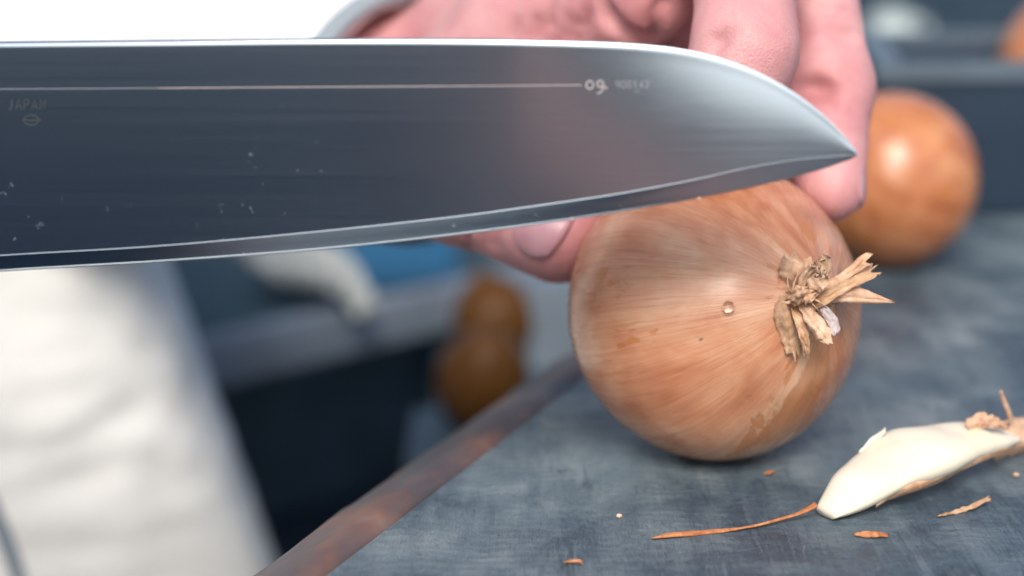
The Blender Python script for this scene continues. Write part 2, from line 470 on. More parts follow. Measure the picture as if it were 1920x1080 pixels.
# ------------------------------------------------------------------ table the onions lie on
i0, i1 = G(615, 1077), G(957, 814)
d = (i1 - i0).normalized()
o0, o1 = G(540, 1010, -.010), G(815, 827, -.010)
perp = Vector((-d.y, d.x, 0))          # towards the open left side
wr = ((o0 - i0).dot(perp) + (o1 - i0).dot(perp)) / 2
def edge_at(y): return i0 + d * ((y - i0.y) / d.y)
tb = empty("wooden_table", (0.35, 0.3, GZ), "weathered blue grey wooden table with worn brown left edge under the onions", "table")
ya, yb = 0.14, 1.0
A, B = edge_at(ya), edge_at(yb)
T = 0.035
# top sheet with a very slight unevenness, kept as one slab
nx, ny = 60, 80
vs, fs = [], []
for j in range(ny + 1):
    y = ya + (yb - ya) * j / ny; x0 = edge_at(y).x
    for i in range(nx + 1):
        x = x0 + (1.05 - x0) * (i / nx) ** 1.5
        z = 0.0
        if i > 0: z = 0.0004 * n1((x, y, 0), 40) * min(1, i / 3)
        vs.append((x, y, z))
N0 = len(vs)
for j in range(ny):
    for i in range(nx):
        a = j * (nx + 1) + i; fs.append((a, a + 1, a + nx + 2, a + nx + 1))
bord = [i for i in range(nx + 1)] + [j * (nx + 1) + nx for j in range(1, ny + 1)] + [ny * (nx + 1) + i for i in range(nx - 1, -1, -1)] + [j * (nx + 1) for j in range(ny - 1, 0, -1)]
vs += [(vs[k][0], vs[k][1], -T) for k in bord]
for q in range(len(bord)):
    r_ = (q + 1) % len(bord); fs.append((bord[q], N0 + q, N0 + r_, bord[r_]))
fs.append(tuple(N0 + q for q in range(len(bord)))[::-1])
autosmooth(recalc(obj("tabletop", vs, fs, MAT_BOARD, tb)), 40)
# bevelled, worn edge strip along the left side
rings = []
nr = 140
prof = [(0.0005, -0.0012), (0.12, 0.0012), (0.3, 0.0004), (0.55, -0.0035), (0.8, -0.0075), (0.97, -0.0115), (1.0, -0.016), (1.0, -T), (0.0005, -T)]
for k in range(nr + 1):
    y = ya + (yb - ya) * k / nr; b0 = edge_at(y)
    ring = []
    for s_, z_ in prof:
        q = b0 + perp * (wr * s_) + Vector((0, 0, z_))
        w = n1(q, 30, 2) * .0014 + n1(q, 90, 5) * .0006
        if 0.05 < s_ < 1.01 and z_ > -.02: q += Vector((0, 0, w)) + perp * (n1(q, 24, 7) * .0016 if s_ > .9 else 0)
        ring.append(q)
    rings.append(ring)
v, f = loft(rings)
recalc(obj("edge_strip", v, f, MAT_RIM, tb))
for lx, ly in ((-.02, .22), (.93, .22), (.93, .86), (.28, .86)):
    box("leg", (.06, .06, -GZ - T), (lx, ly, (GZ - T) / 2), MAT_BOARD, tb, .003)

# ------------------------------------------------------------------ onions
def onion_mesh(name, Rr, a, neck=0.006, seed=0.0, nu=160, nv=90):
    vs, fs, st = [], [], []
    for i in range(nv + 1):
        ph = math.pi * (0.015 + 0.97 * i / nv)
        e = math.pi - ph
        for j in range(nu):
            th = 2 * math.pi * j / nu
            r = Rr * math.sin(ph) ** 0.93
            ax = -a * math.cos(ph)
            if ph < .5: ax += a * .10 * (1 - ph / .5) ** 2           # dished root end
            ax += neck * math.exp(-(e / .20) ** 2)
            r = max(r, .0032 * (1 if ph > 1.5 else .5))
            d3 = (math.cos(th), math.sin(th), ph * .5)
            r *= 1 + .018 * n1(d3, 1.2, seed) * math.sin(ph) + .0035 * n1((d3[0] * 5, d3[1] * 5, d3[2]), 1.5, seed + 4)
            pin = math.exp(-(e / .55) ** 2)
            r *= 1 - .07 * math.exp(-((e - .75) / .38) ** 2)
            r *= 1 + .05 * pin * n1((d3[0] * 4, d3[1] * 4, 0), 1.4, seed + 9)
            vs.append(Vector((r * math.cos(th), r * math.sin(th), ax)))
            st.append((math.cos(th), math.sin(th), ph))
    for i in range(nv):
        for j in range(nu):
            k = (j + 1) % nu; fs.append((i * nu + j, i * nu + k, (i + 1) * nu + k, (i + 1) * nu + j))
    fs.append(tuple(range(nu))[::-1]); fs.append(tuple(nv * nu + j for j in range(nu)))
    return vs, fs, st
def make_onion(root, centre, axis, spin, mat, Rr, a, neck=.006, seed=0.0, rest=None):
    vs, fs, st = onion_mesh("bulb", Rr, a, neck, seed)
    q = axis.normalized().to_track_quat('Z', 'Y').to_matrix() @ Matrix.Rotation(spin, 3, 'Z')
    vs = [q @ p for p in vs]
    c = Vector(centre)
    if rest is not None: c.z = rest - min(p.z for p in vs) - 0.0003
    root.location = (c.x, c.y, c.z - Rr)
    vs = [p + c for p in vs]
    o = obj("bulb", vs, fs, mat, root)
    at = o.data.attributes.new("streak", 'FLOAT_VECTOR', 'POINT')
    at.data.foreach_set("vector", np.array(st, dtype=np.float32).ravel())
    return c, q
on1 = empty("onion", (0, 0, 0), "copper skinned whole onion gripped by the hand, its dry stem tuft facing forward", "onion")
AX1 = RGT * .54 + UPV * .10 - FWD * .83
ON_R = .0374
OC, OQ = make_onion(on1, P(1343, 590, .424), AX1, 1.1, MAT_ONION, ON_R, .0350, .0055, 3.0, 0.0)
# dry stem tuft: separate papery leaves
pole = OC + AX1.normalized() * .0395
def pd(u, v, off):                # point at a pixel, at the stem's depth minus off (towards the camera)
    dep = (pole - CAMP).dot(FWD)
    return P(u, v, dep - off)
def leaf(pts, w, mat, **kw):
    kw['crumple'] = kw.get('crumple', 0) * .55; kw['n'] = 30; kw['thick'] = .00012
    return ribbon("stem_leaf", [pd(*p) for p in pts], [x / FPX * (pole - CAMP).dot(FWD) for x in w], mat, on1, **kw)
PL = dict(pleat=.30, rag=.0028, m=9)
leaf([(1482, 585, -.003), (1490, 545, .001), (1496, 510, .004), (1500, 470, .003)], [34, 52, 66, 54], MAT_HUSK, curl=.35, crumple=.0014, seed=1, **PL)
leaf([(1496, 575, .001), (1512, 530, .006), (1536, 500, .007), (1540, 474, .009)], [26, 34, 44, 26], MAT_HUSK_PALE, curl=-.4, crumple=.0018, seed=2, twist=.5, **PL)
leaf([(1505, 560, .003), (1524, 538, .009), (1540, 520, .010), (1536, 500, .012)], [22, 34, 32, 14], MAT_HUSK_PALE, curl=.5, crumple=.0014, seed=3, twist=-.9, **PL)
leaf([(1500, 575, .001), (1540, 556, .005), (1588, 528, .003), (1644, 492, .000)], [22, 34, 32, 44], MAT_HUSK, curl=.9, crumple=.0010, seed=4, twist=.4, **PL)
leaf([(1505, 580, .002), (1545, 560, .006), (1590, 538, .004), (1654, 508, .002)], [20, 24, 20, 22], MAT_HUSK_DARK, curl=-.9, crumple=.0010, seed=5, twist=-.6, **PL)
leaf([(1510, 572, .001), (1560, 553, .005), (1615, 556, .004), (1678, 567, .002)], [18, 32, 32, 2], MAT_HUSK_PALE, curl=.4, crumple=.0006, seed=6, pleat=.12, m=9)
leaf([(1466, 555, .002), (1474, 590, .004), (1484, 628, .002), (1490, 676, .0005)], [24, 44, 42, 30], MAT_HUSK_DARK, curl=.5, crumple=.0010, seed=7, **PL)
leaf([(1500, 560, .005), (1520, 590, .008), (1540, 618, .009), (1560, 642, .010)], [20, 30, 32, 30], MAT_HUSK_PALE, curl=.7, crumple=.0013, seed=8, **PL)
leaf([(1530, 565, .004), (1550, 585, .007), (1566, 612, .008), (1562, 636, .010)], [10, 20, 20, 12], MAT_HUSK_GREY, curl=.8, crumple=.0010, seed=9, **PL)
leaf([(1484, 560, .002), (1498, 600, .005), (1508, 635, .004), (1512, 672, .001)], [16, 20, 18, 10], MAT_HUSK, curl=-.6, crumple=.0012, seed=10, **PL)
leaf([(1426, 548, -.005), (1456, 550, -.001), (1480, 552, .003), (1504, 548, .006)], [2, 12, 26, 30], MAT_HUSK, curl=.6, crumple=.0010, seed=11, pleat=.3, m=9)
leaf([(1440, 512, -.006), (1464, 532, -.001), (1488, 545, .004), (1508, 542, .008)], [2, 10, 22, 26], MAT_HUSK_DARK, curl=.5, crumple=.0010, seed=12, pleat=.3, m=9)
leaf([(1434, 578, -.004), (1458, 572, .000), (1480, 565, .004), (1500, 556, .008)], [2, 12, 22, 24], MAT_HUSK, curl=.5, crumple=.0010, seed=14, pleat=.3, m=9)
leaf([(1480, 566, .005), (1500, 556, .010), (1516, 552, .010), (1534, 546, .008)], [26, 38, 32, 14], MAT_HUSK, curl=.5, crumple=.0022, seed=13, **PL)
for k in range(9):                                # loose fibres round the neck
    rk = random.Random(900 + k); an = rk.uniform(0, 6.28); ln = rk.uniform(28, 58)
    leaf([(1495, 562, .004), (1495 + math.cos(an) * ln * .5, 560 + math.sin(an) * ln * .45, .008), (1495 + math.cos(an + .3) * ln, 560 + math.sin(an + .3) * ln * .9, .007)], [6, 4.5, 1], [MAT_HUSK, MAT_HUSK_PALE, MAT_HUSK_DARK][k % 3], curl=.4, crumple=.0005, seed=50 + k, m=2)
# water drop on its skin
def blob(bm, c, r, sx=(1, 1, 1), sub=2):
    g = bmesh.ops.create_icosphere(bm, subdivisions=sub, radius=1.0)
    for w in g["verts"]: w.co = Vector((w.co.x * r * sx[0], w.co.y * r * sx[1], w.co.z * r * sx[2])) + Vector(c)
mw = M("water"); mw.set(col=(1, 1, 1), rough=.02, trans=1.0, ior=1.33); MAT_WATER = mw.m
def on_bulb(u, v, c, Rr):
    r = ray(u, v).normalized(); oc = CAMP - c; b = oc.dot(r); k = b * b - (oc.length_squared - Rr * Rr)
    return CAMP + r * (-b - math.sqrt(max(k, 0)))
bm = bmesh.new(); blob(bm, on_bulb(1366, 575, OC, .0370), .0014, sub=3)
tag(bmobj("water_droplet", bm, MAT_WATER), "tiny clear water droplet on the front onion left of its stem", "water droplet")

on2 = empty("onion", (0, 0, 0), "golden glossy onion standing behind the fingers at the right rear", "onion")
A2 = Vector((.75, .45, -.35))
O2, Q2 = make_onion(on2, P(1672, 332, .64), A2, .4, MAT_ONION2, .0328, .0325, .006, 11.0, 0.0)

# ------------------------------------------------------------------ person
HC = P(760, 200, .53)
pr = empty("person", (-.34, .80, GZ), "person in white jacket holding the onion with one hand and the knife with the other", "person")
fld = Field((-.13, .33, -.0), (.215, .66, .26), .0013)
# joints
WR = P(745, 205, .545)
TH = [P(700, 300, .505), P(858, 348, .452), P(1040, 440, .4385)]
IX = [P(1120, -130, .470), P(1398, -95, .415), P(1396, 95, .4035), P(1352, 262, .405)]
MD = [P(1190, -180, .500), P(1512, -70, .452), P(1556, 165, .441), P(1558, 350, .433)]
RG = [P(1180, -150, .530), P(1500, -60, .486), P(1525, 170, .468), P(1490, 330, .451)]
PK = [P(1150, -80, .555), P(1390, -20, .515), P(1420, 180, .488), P(1400, 315, .465)]
def chain(F, pts, rad, k=.004):
    for a, b, ra, rb in zip(pts[:-1], pts[1:], rad[:-1], rad[1:]): add(F, fld.capsule(a, b, ra, rb), k)
def finger(pts, rad):
    F = fld.new(); chain(F, pts, rad, .005)
    return F
Fi = finger(IX, [.0135, .0128, .0119, .0102]); Fm = finger(MD, [.0135, .0122, .0107, .0077])
Fr = finger(RG, [.0130, .0115, .0105, .0095]); Fp = finger(PK, [.0115, .0100, .0092, .0082])
# pads and joint bulges
add(Fi, fld.capsule(IX[1] + Vector((.001, .0, .0)), IX[1], .0138, .0138), .006)
add(Fi, fld.capsule(IX[2].lerp(IX[3], .5) + Vector((-.002, 0, -.001)), IX[3], .0108, .0100), .005)
add(Fm, fld.capsule(MD[2].lerp(MD[3], .5) + Vector((-.002, 0, 0)), MD[3], .0096, .0076), .005)
fing = Fi
for F_ in (Fm, Fr, Fp): fing = smin(fing, F_, .0014)
palm = fld.new()
for q, ra, rb in ((IX[0], .021, .0150), (MD[0], .021, .0150), (RG[0], .020, .0145), (PK[0], .019, .0130)): add(palm, fld.capsule(WR, q, ra, rb), .012)
FA = P(300, 170, .70)
add(palm, fld.capsule(WR, WR.lerp(FA, .5), .0285, .030), .012)
# thumb muscle and web to the index finger
add(palm, fld.capsule(WR, TH[0], .0215, .0190), .014)
add(palm, fld.capsule(TH[0], IX[0].lerp(IX[1], .30), .0165, .0140), .016)
add(palm, fld.capsule(P(1000, 60, .475), P(1215, -15, .440), .0165, .0135), .012)
add(palm, fld.capsule(P(1150, 70, .515), P(1300, 80, .490), .020, .018), .012)
thumb = fld.new()
chain(thumb, TH, [.0175, .0140, .0116], .006)
add(thumb, fld.capsule(TH[1].lerp(TH[2], .35) + Vector((0, .003, .0)), TH[2] + Vector((.002, .002, -.001)), .0122, .0108), .005)
add(thumb, fld.capsule(TH[1].lerp(TH[2], -.08), TH[1], .0136, .0138), .005)
body = smin(palm, fing, .007); body = smin(body, thumb, .010)
# flesh flattened on the onion
cut(body, fld.ellipsoid(OC, (.0371, .0360, .0356)), .0015)
# creases of the bent joints and the bunched web
def groove(pts, r, k=.0025):
    for a, b in zip(pts[:-1], pts[1:]): cut(body, fld.capsule(a, b, r, r), k)
def ondep(u, v, dd): return P(u, v, dd)
gx, gy, gz = [fld.ax[k] for k in range(3)]
def surf(u, v):                                   # first hit of a camera ray with the skin field
    r = ray(u, v)
    for dd in np.arange(.36, .60, .0008):
        p = CAMP + r * float(dd)
        ijk = [int(round((p[k] - fld.org[k]) / fld.h)) for k in range(3)]
        if all(0 <= ijk[k] < fld.n[k] for k in range(3)) and body[tuple(ijk)] < 0: return p
    return None
for line, r in (([(1366, 62), (1350, 76), (1338, 92), (1326, 108)], .0011), ([(1018, 75), (1030, 45), (1036, 12)], .0009), ([(1090, 80), (1096, 50), (1104, 24)], .0012),
                ([(1128, 6), (1146, 36), (1180, 64), (1225, 84)], .0022), ([(1500, 168), (1530, 166), (1560, 174)], .0019), ([(960, 70), (972, 44)], .0007),
                ([(930, 462), (922, 400)], .0008), ([(908, 468), (898, 410)], .0008), ([(888, 470), (874, 405)], .0007), ([(1556, 50), (1606, 66)], .0007), ([(1560, 66), (1612, 84)], .0006), ([(1530, 20), (1590, 26)], .0006), ([(1062, 72), (1068, 36)], .0008), ([(1000, 74), (1008, 40)], .0007), ([(1240, 4), (1226, 40), (1232, 70)], .0012)):
    ps = [surf(*q) for q in line]; ps = [p for p in ps if p is not None]
    if len(ps) > 1: groove(ps, r)
hv, hf = surface_nets(body, fld.org, fld.h)
hv = laplace(hv, hf, 3, .5)
# right arm and fist on the knife handle (same skin, further left)
BLP = P(800, 290, .352)                          # a point of the blade plane
BN = Vector((-.085, -1.0, .018)).normalized()    # front normal of the blade
def onblade(u, v):
    r = ray(u, v); return CAMP + r * ((BLP - CAMP).dot(BN) / r.dot(BN))
HD0, HD1 = onblade(-190, 190), onblade(-1280, 205)
hax = (HD1 - HD0).normalized(); hup = BN.cross(hax).normalized()
if hup.z < 0: hup = -hup
fld2 = Field((HD1.x - .13, .24, -.02), (HD0.x + .03, .60, .25), .0022)
b2 = fld2.new()
Fs = fld2.new()
for k in range(4):
    cx = HD0 + hax * (.022 + .0205 * k); fr = [.0100, .0102, .0098, .0088][k]
    back = -BN
    pts = [cx + back * .026 + hup * .012, cx + back * .006 + hup * .026, cx - back * .020 + hup * .012, cx - back * .019 - hup * .014, cx + back * .002 - hup * .021]
    Fk = fld2.new()
    for a_, b_ in zip(pts[:-1], pts[1:]): add(Fk, fld2.capsule(a_, b_, fr, fr * .96), .004)
    Fs = smin(Fs, Fk, .0015)
pal = fld2.new(); back = -BN
for k in range(4): add(pal, fld2.capsule(HD0 + hax * (.022 + .0205 * k) + back * .026 + hup * .010, HD0 + hax * .105 + back * .045 + hup * .004, .0135, .020), .010)
RW = HD0 + hax * .120 + back * .055
add(pal, fld2.capsule(RW, RW + Vector((-.095, .035, .0)), .025, .030), .012)
add(pal, fld2.capsule(HD0 + hax * .09 + back * .03, HD0 + hax * .035 - hup * .004 + back * .022, .017, .013), .010)
add(pal, fld2.capsule(HD0 + hax * .035 + back * .022 + hup * .004, HD0 + hax * .004 + hup * .018 + back * .014, .0118, .0100), .006)
b2 = smin(pal, Fs, .006)
rv, rf = surface_nets(b2, fld2.org, fld2.h); rv = laplace(rv, rf, 3, .5)
bv = np.concatenate([hv, rv]); bf = np.concatenate([hf, rf + len(hv)])
skin = obj("body", bv, bf, MAT_SKIN, pr)
def nail(base, tip, r, dorsal, length, wid=1.0, parent=pr):
    ax = (tip - base).normalized(); dn = (dorsal - ax * dorsal.dot(ax)).normalized(); sdv = ax.cross(dn)
    vs, fs = [], []; n = 14
    c0 = tip + ax * (r * .62) - ax * length
    for lay in (0, 1):
        for i in range(n + 1):
            for j in range(n + 1):
                x = i / n * 2 - 1; y = j / n * 2 - 1
                xx = x * math.sqrt(1 - y * y * .44); yy = y * math.sqrt(1 - x * x * .44)
                psi = xx * R(52) * wid
                rr = r + .00035 - lay * .0011 - .0010 * max(0, yy) ** 2
                if abs(x) > .98 or abs(y) > .98: rr -= .0004
                t = (yy + 1) / 2
                vs.append(c0 + ax * (t * length) + (dn * math.cos(psi) + sdv * math.sin(psi)) * rr)
    N = (n + 1) ** 2
    for i in range(n):
        for j in range(n):
            a = i * (n + 1) + j; fs.append((a, a + 1, a + n + 2, a + n + 1)); fs.append((N + a, N + a + n + 1, N + a + n + 2, N + a + 1))
    rim = [j for j in range(n + 1)] + [i * (n + 1) + n for i in range(1, n + 1)] + [n * (n + 1) + j for j in range(n - 1, -1, -1)] + [i * (n + 1) for i in range(n - 1, 0, -1)]
    for a, b in zip(rim, rim[1:] + rim[:1]): fs.append((a, N + a, N + b, b))
    return recalc(obj("fingernail", vs, fs, MAT_NAIL, parent))
nail(TH[1], TH[2], .0119, -FWD + UPV * .12, .0145)
for ch, r in ((IX, .0104), (MD, .0086), (RG, .0095), (PK, .0083)):
    nail(ch[2], ch[3], r, ch[2] * 2 - ch[1] - ch[3], .0115, .9)
# jacket: torso and two sleeves, one garment
jv, jf = [], []
def addmesh(v, f):
    n = len(jv); jv.extend(v); jf.extend([tuple(i + n for i in q) for q in f])
rings = []
nz, nt = 150, 130
for i in range(nz + 1):
    z = -.42 + .86 * i / nz
    t = i / nz
    th0 = R(24); lean = -.30 * (min(z, .03) + .038) - .06 * max(0, z - .03)          # front edge slants outwards towards the hem
    cx, cy = -.381 + lean, .86
    rx, ry = .218, .215
    if z > .30: k = (z - .30) / .14; rx *= 1 - .25 * k * k; ry *= 1 - .1 * k * k
    ring = []
    for j in range(nt):
        th = 2 * math.pi * j / nt
        cth, sth = math.cos(th), math.sin(th); pw = .34
        q = Vector((cx + rx * math.copysign(abs(cth) ** pw, cth), cy + ry * math.copysign(abs(sth) ** pw, sth), z))
        w = (.0045 * n1((q.x * 1.2, q.y * 1.2, q.z * .35), 9, 3) + .0012 * n1((q.x, q.y, q.z * 1.3), 26, 8))
        w += min(1, max(0, (-.16 - q.x) / .04)) * .006 * math.exp(-((z + .10) / .05) ** 2) * n1((q.x, q.y, q.z * 2.4), 34, 1)
        w += .0010 * n1((q.x + q.z * .6, q.y, q.z * 1.6), 48, 4)
        q = q + Vector((math.cos(th), math.sin(th), 0)) * w
        dx, dy = q.x - cx, q.y - cy
        ring.append(Vector((cx + dx * math.cos(th0) - dy * math.sin(th0) - .040, cy + dx * math.sin(th0) + dy * math.cos(th0), q.z)))
    rings.append(ring)
addmesh(*loft(rings))
def sleeve(path, radii, seed):
    path = catmull(path, 44)
    out = tube_rings(path, radii, 40, 1.0, Vector((0, .3, 1)), .0045, seed)
    inn = []
    for p, rg in list(zip(path, out))[::-1][:8]:
        inn.append([p + (q - p) * .90 for q in rg])
    # rolled hem at the cuff, then back inside
    last = path[-1]; tan = (path[-1] - path[-2]).normalized()
    hem = [last + (q - last) * .96 + tan * .0022 for q in out[-1]]
    addmesh(*loft(out + [hem] + inn))
CF = P(766, 214, .528)
sleeve([Vector((-.30, .90, .33)), P(30, 60, .78), P(330, 150, .69), P(600, 190, .585), CF + (CF - P(600, 190, .585)) * .02], [.085, .072, .062, .048, .039, .0372], 2.0)
sleeve([Vector((-.44, .68, .33)), Vector((-.60, .50, .17)), RW + Vector((-.16, .07, .0)), RW + Vector((-.045, .018, 0))], [.085, .068, .055, .044], 6.0)
cu = (CF - P(600, 190, .585)).normalized(); ca = cu.cross(Vector((0, .3, 1))).normalized(); cb2 = ca.cross(cu)
cvs = []
for j in range(48):
    th = 2 * math.pi * j / 48; dr = ca * math.cos(th) + cb2 * math.sin(th)
    cvs.append([CF + dr * (.0372 + .0034 * math.cos(2 * math.pi * k / 10)) + cu * (.004 + .0045 * math.sin(2 * math.pi * k / 10)) for k in range(10)])
v, f = loft(cvs + [cvs[0]], False)
recalc(obj("cuff_trim", v, f, MAT_TRIM, pr))
jk = recalc(obj("jacket", jv, jf, MAT_JACKET, pr))
# grey apron tape on the jacket front
ribbon("apron_tape", [P(-60, 850, .62), P(-20, 940, .62), P(14, 1020, .62), P(50, 1130, .62)], [.006, .006, .006, .006], MAT_TRIM, pr, n=16, m=2)
for sx in (-.09, .09):
    path = [Vector((-.36, .86 + sx, -.38)), Vector((-.36, .86 + sx * 1.05, -.58)), Vector((-.36, .86 + sx * 1.1, GZ + .04))]
    v, f = loft(tube_rings(catmull(path, 24), [.105, .085, .07], 24, 1.0, Vector((0, 1, 0)), .006, sx * 9))
    recalc(obj("trouser_leg", v, f, MAT_TROUSER, pr))
    bm = bmesh.new(); blob(bm, (-.31, .86 + sx * 1.1, GZ + .045), .05, (2.4, .9, .9), 3)
    for w in bm.verts: w.co.z = max(w.co.z, GZ + .001)
    bmobj("shoe", bm, MAT_HANDLE, pr)

# ------------------------------------------------------------------ knife
kn = empty("kitchen_knife", onblade(0, 290), "large brushed steel kitchen knife held in front of the onion", "knife")
def interp(pts, u):
    xs = [p[0] for p in pts]; ys = [p[1] for p in pts]
    k = max(0, min(len(xs) - 2, int(np.searchsorted(xs, u)) - 1)); f = (u - xs[k]) / (xs[k + 1] - xs[k])
    def sl(a):
        a = max(0, min(len(xs) - 1, a))
        if a == 0: return (ys[1] - ys[0]) / (xs[1] - xs[0])
        if a == len(xs) - 1: return (ys[-1] - ys[-2]) / (xs[-1] - xs[-2])
        return (ys[a + 1] - ys[a - 1]) / (xs[a + 1] - xs[a - 1])
    h = xs[k + 1] - xs[k]; m0, m1 = sl(k) * h, sl(k + 1) * h
    return (2 * f ** 3 - 3 * f * f + 1) * ys[k] + (f ** 3 - 2 * f * f + f) * m0 + (-2 * f ** 3 + 3 * f * f) * ys[k + 1] + (f ** 3 - f * f) * m1
TOP = [(-160, 79), (0, 77), (300, 74.5), (620, 71.5), (900, 72.5), (1080, 77), (1200, 84), (1300, 98), (1400, 128), (1480, 168), (1540, 212), (1585, 257), (1600, 275), (1608, 287)]
BOT = [(-160, 524), (0, 509), (300, 491), (600, 468), (850, 441), (1100, 407), (1320, 369), (1450, 341), (1540, 317), (1585, 302), (1600, 296), (1608, 291)]
BEV = [(-160, 490), (0, 477), (300, 459), (600, 432), (850, 405), (1000, 385), (1171, 360), (1311, 334), (1389, 316.5), (1486, 300), (1570, 292.5), (1608, 289.5)]
us = list(np.linspace(-160, 1300, 100)) + list(np.linspace(1310, 1580, 50)) + list(np.linspace(1584, 1608, 14))
# rows down the face: (kind, value)
def column(u):
    vt, vb, vl = interp(TOP, u), interp(BOT, u), interp(BEV, u)
    vl = min(max(vl, vt + (vb - vt) * .35), vb - (vb - vt) * .04)
    px = (onblade(u, vt) - onblade(u, vt + 10)).length / 10
    th = .00125 * (1 - .55 * max(0, (u + 160) / 1768) ** 1.6) * min(1, ((1612 - u) / 330)) ** .6
    th = max(th, .00016)
    H = (vl - vt) * px
    ch = min(.0011, H * .12)                          # rounded shoulder of the spine
    rows = [(vt, th * .30, 0), (vt, th * .62, 0)]
    out = []
    w = min(1, max(0, (u - 1110) / 440)); w = w * w * (3 - 2 * w)
    def at(v, off): 
        mids.append(-w * .092 * (vl - v) * px)
        return onblade(u, v) + BN * (off + mids[-1])
    mids = []
    w = min(1, max(0, (u - 950) / 520)); w = w * w * (3 - 2 * w); kk = 1 - .62 * w
    out.append(at(vt, th * .45 * kk)); out.append(at(vt + .25 * ch / px, th * .74 * kk)); out.append(at(vt + .6 * ch / px, th * .92 * kk)); out.append(at(vt + ch / px, th * kk))
    out.append(at(vt + 1.25 * ch / px, th * kk * .9985))
    vs_ = vt + 1.25 * ch / px
    thl = th * .60
    n = 14
    for i in range(1, n + 1):
        f = i / n
        vv = vs_ + (vl - vs_) * f
        w = min(1, max(0, (u - 950) / 520)); w = w * w * (3 - 2 * w)
        off = th + (thl - th) * f + .00005 * math.sin(math.pi * f) * min(1, H / .03)
        off *= 1 - .62 * w * max(0, 1 - f / .75) ** 2
        out.append(at(vv, off))
    lw = .00016 * (1 - .6 * w) / px                                   # narrow polished line where the edge bevel begins
    lw = min(lw, (vb - vl) * .2)
    out.append(at(vl + lw, thl + .00004 * (1 - .8 * w)))
    for f in (.15, .5, .93): out.append(at(vl + lw + (vb - vl - lw) * f, thl * (1 - .50 * f)))
    out.append(at(vb - .3, thl * .49)); out.append(at(vb, .00004))
    MID.append(mids)
    return out
MID = []
cols = [column(u) for u in us]
mid_all = [x for q in MID for x in q]
nr_ = len(cols[0]); JB = 18
v = []; f = []
for c in cols: v += c
nF = len(v)
def mirror(p): return p - BN * (2 * (p - BLP).dot(BN))
v += [mirror(p) + BN * (2 * mm) for p, mm in zip(v[:nF], mid_all)]
nc = len(cols)
for i in range(nc - 1):
    for j in range(nr_ - 1):
        a = i * nr_ + j; b = (i + 1) * nr_ + j
        f.append((a, b, b + 1, a + 1)); f.append((nF + a, nF + a + 1, nF + b + 1, nF + b))
    f.append((i * nr_, nF + i * nr_, nF + (i + 1) * nr_, (i + 1) * nr_))
    a = i * nr_ + nr_ - 1; b = a + nr_
    f.append((a, b, nF + b, nF + a))
for i in (0, nc - 1):
    f.append(tuple(i * nr_ + j for j in range(nr_)) + tuple(nF + i * nr_ + j for j in range(nr_ - 1, -1, -1)))
# local axes of the blade so that its brushed grain runs lengthwise
bx = (onblade(1000, 290) - onblade(0, 290)).normalized(); bz = BN; by = bz.cross(bx)
Mb = Matrix((bx, by, bz)).transposed().to_4x4(); Mb.translation = onblade(0, 290)
Mi = Mb.inverted()
bl = obj("blade", [Mi @ p for p in v], f, MAT_BLADE)
recalc(bl)
bmx = bmesh.new(); bmx.from_mesh(bl.data); bmx.verts.ensure_lookup_table()
SHARP = {0, JB, JB + 1, nr_ - 2, nr_ - 1}
for e in bmx.edges:
    a_, b_ = e.verts[0].index % nF % nr_, e.verts[1].index % nF % nr_
    if (a_ == b_ and a_ in SHARP) or (len(e.link_faces) == 2 and e.calc_face_angle(0) > R(60)): e.smooth = False
bmx.to_mesh(bl.data); bmx.free()
bl.parent = kn; bl.matrix_world = Mb
bl.matrix_parent_inverse = Matrix.Translation(-Vector(kn.location)); bl.matrix_basis = Mb
def faceoff(u, vv):                                # height of the front face over the mid plane at a pixel
    vt, vl = interp(TOP, u), interp(BEV, u)
    c = column(u)
    fr = (vv - vt) / (vl - vt)
    j = 4 + fr * 14; k = int(max(0, min(nr_ - 2, j)))
    a, b = (c[k] - BLP).dot(BN), (c[k + 1] - BLP).dot(BN)
    return a + (b - a) * (j - k)
def strip(name, pts, w, mat, h=.00003):
    """flat engraved stroke lying on the blade face; points in photo pixels, width in pixels"""
    vs, fs = [], []
    for i, (u, vv) in enumerate(pts):
        a = Vector(pts[max(i - 1, 0)]); b = Vector(pts[min(i + 1, len(pts) - 1)]); t = (b - a).normalized(); nn = Vector((-t.y, t.x)) * w / 2
        for s in (1, -1):
            q = (u + nn.x * s, vv + nn.y * s); vs.append(onblade(*q) + BN * (faceoff(*q) + h))
    for i in range(len(pts) - 1): fs.append((2 * i, 2 * i + 1, 2 * i + 3, 2 * i + 2))
    return vs, fs
def strokes(name, lst, mat, parent=kn):
    vs, fs = [], []
    for pts, w in lst:
        a, b = strip(name, pts, w, mat); n = len(vs); vs += a; fs += [tuple(i + n for i in q) for q in b]
    return recalc(obj(name, vs, fs, mat, parent, False))
strokes("engraved_line", [([(u, 166 - 7 * (u / 1090.0)) for u in np.linspace(300, 1090, 40)], 1.7)], MAT_ETCH)
strokes("engraved_line", [([(u, 166 - 7 * (u / 1090.0)) for u in np.linspace(-20, 300, 16)], 1.6)], MAT_ETCH_FAINT)
def arc(cx, cy, rx, ry, a0, a1, n=24): return [(cx + rx * math.cos(R(a0 + (a1 - a0) * i / n)), cy + ry * math.sin(R(a0 + (a1 - a0) * i / n))) for i in range(n + 1)]
strokes("engraved_number", [(arc(1106, 159, 6.6, 7.4, 0, 360), 2.6), (arc(1125.5, 157, 5.8, 5.8, 0, 360), 2.6),
                            ([(1131.4, 156), (1131.6, 162), (1130, 168.5), (1126, 173), (1119.5, 175)], 2.6), ([(1134.6, 164.5), (1138.6, 164.5)], 4.0)], MAT_ETCH)
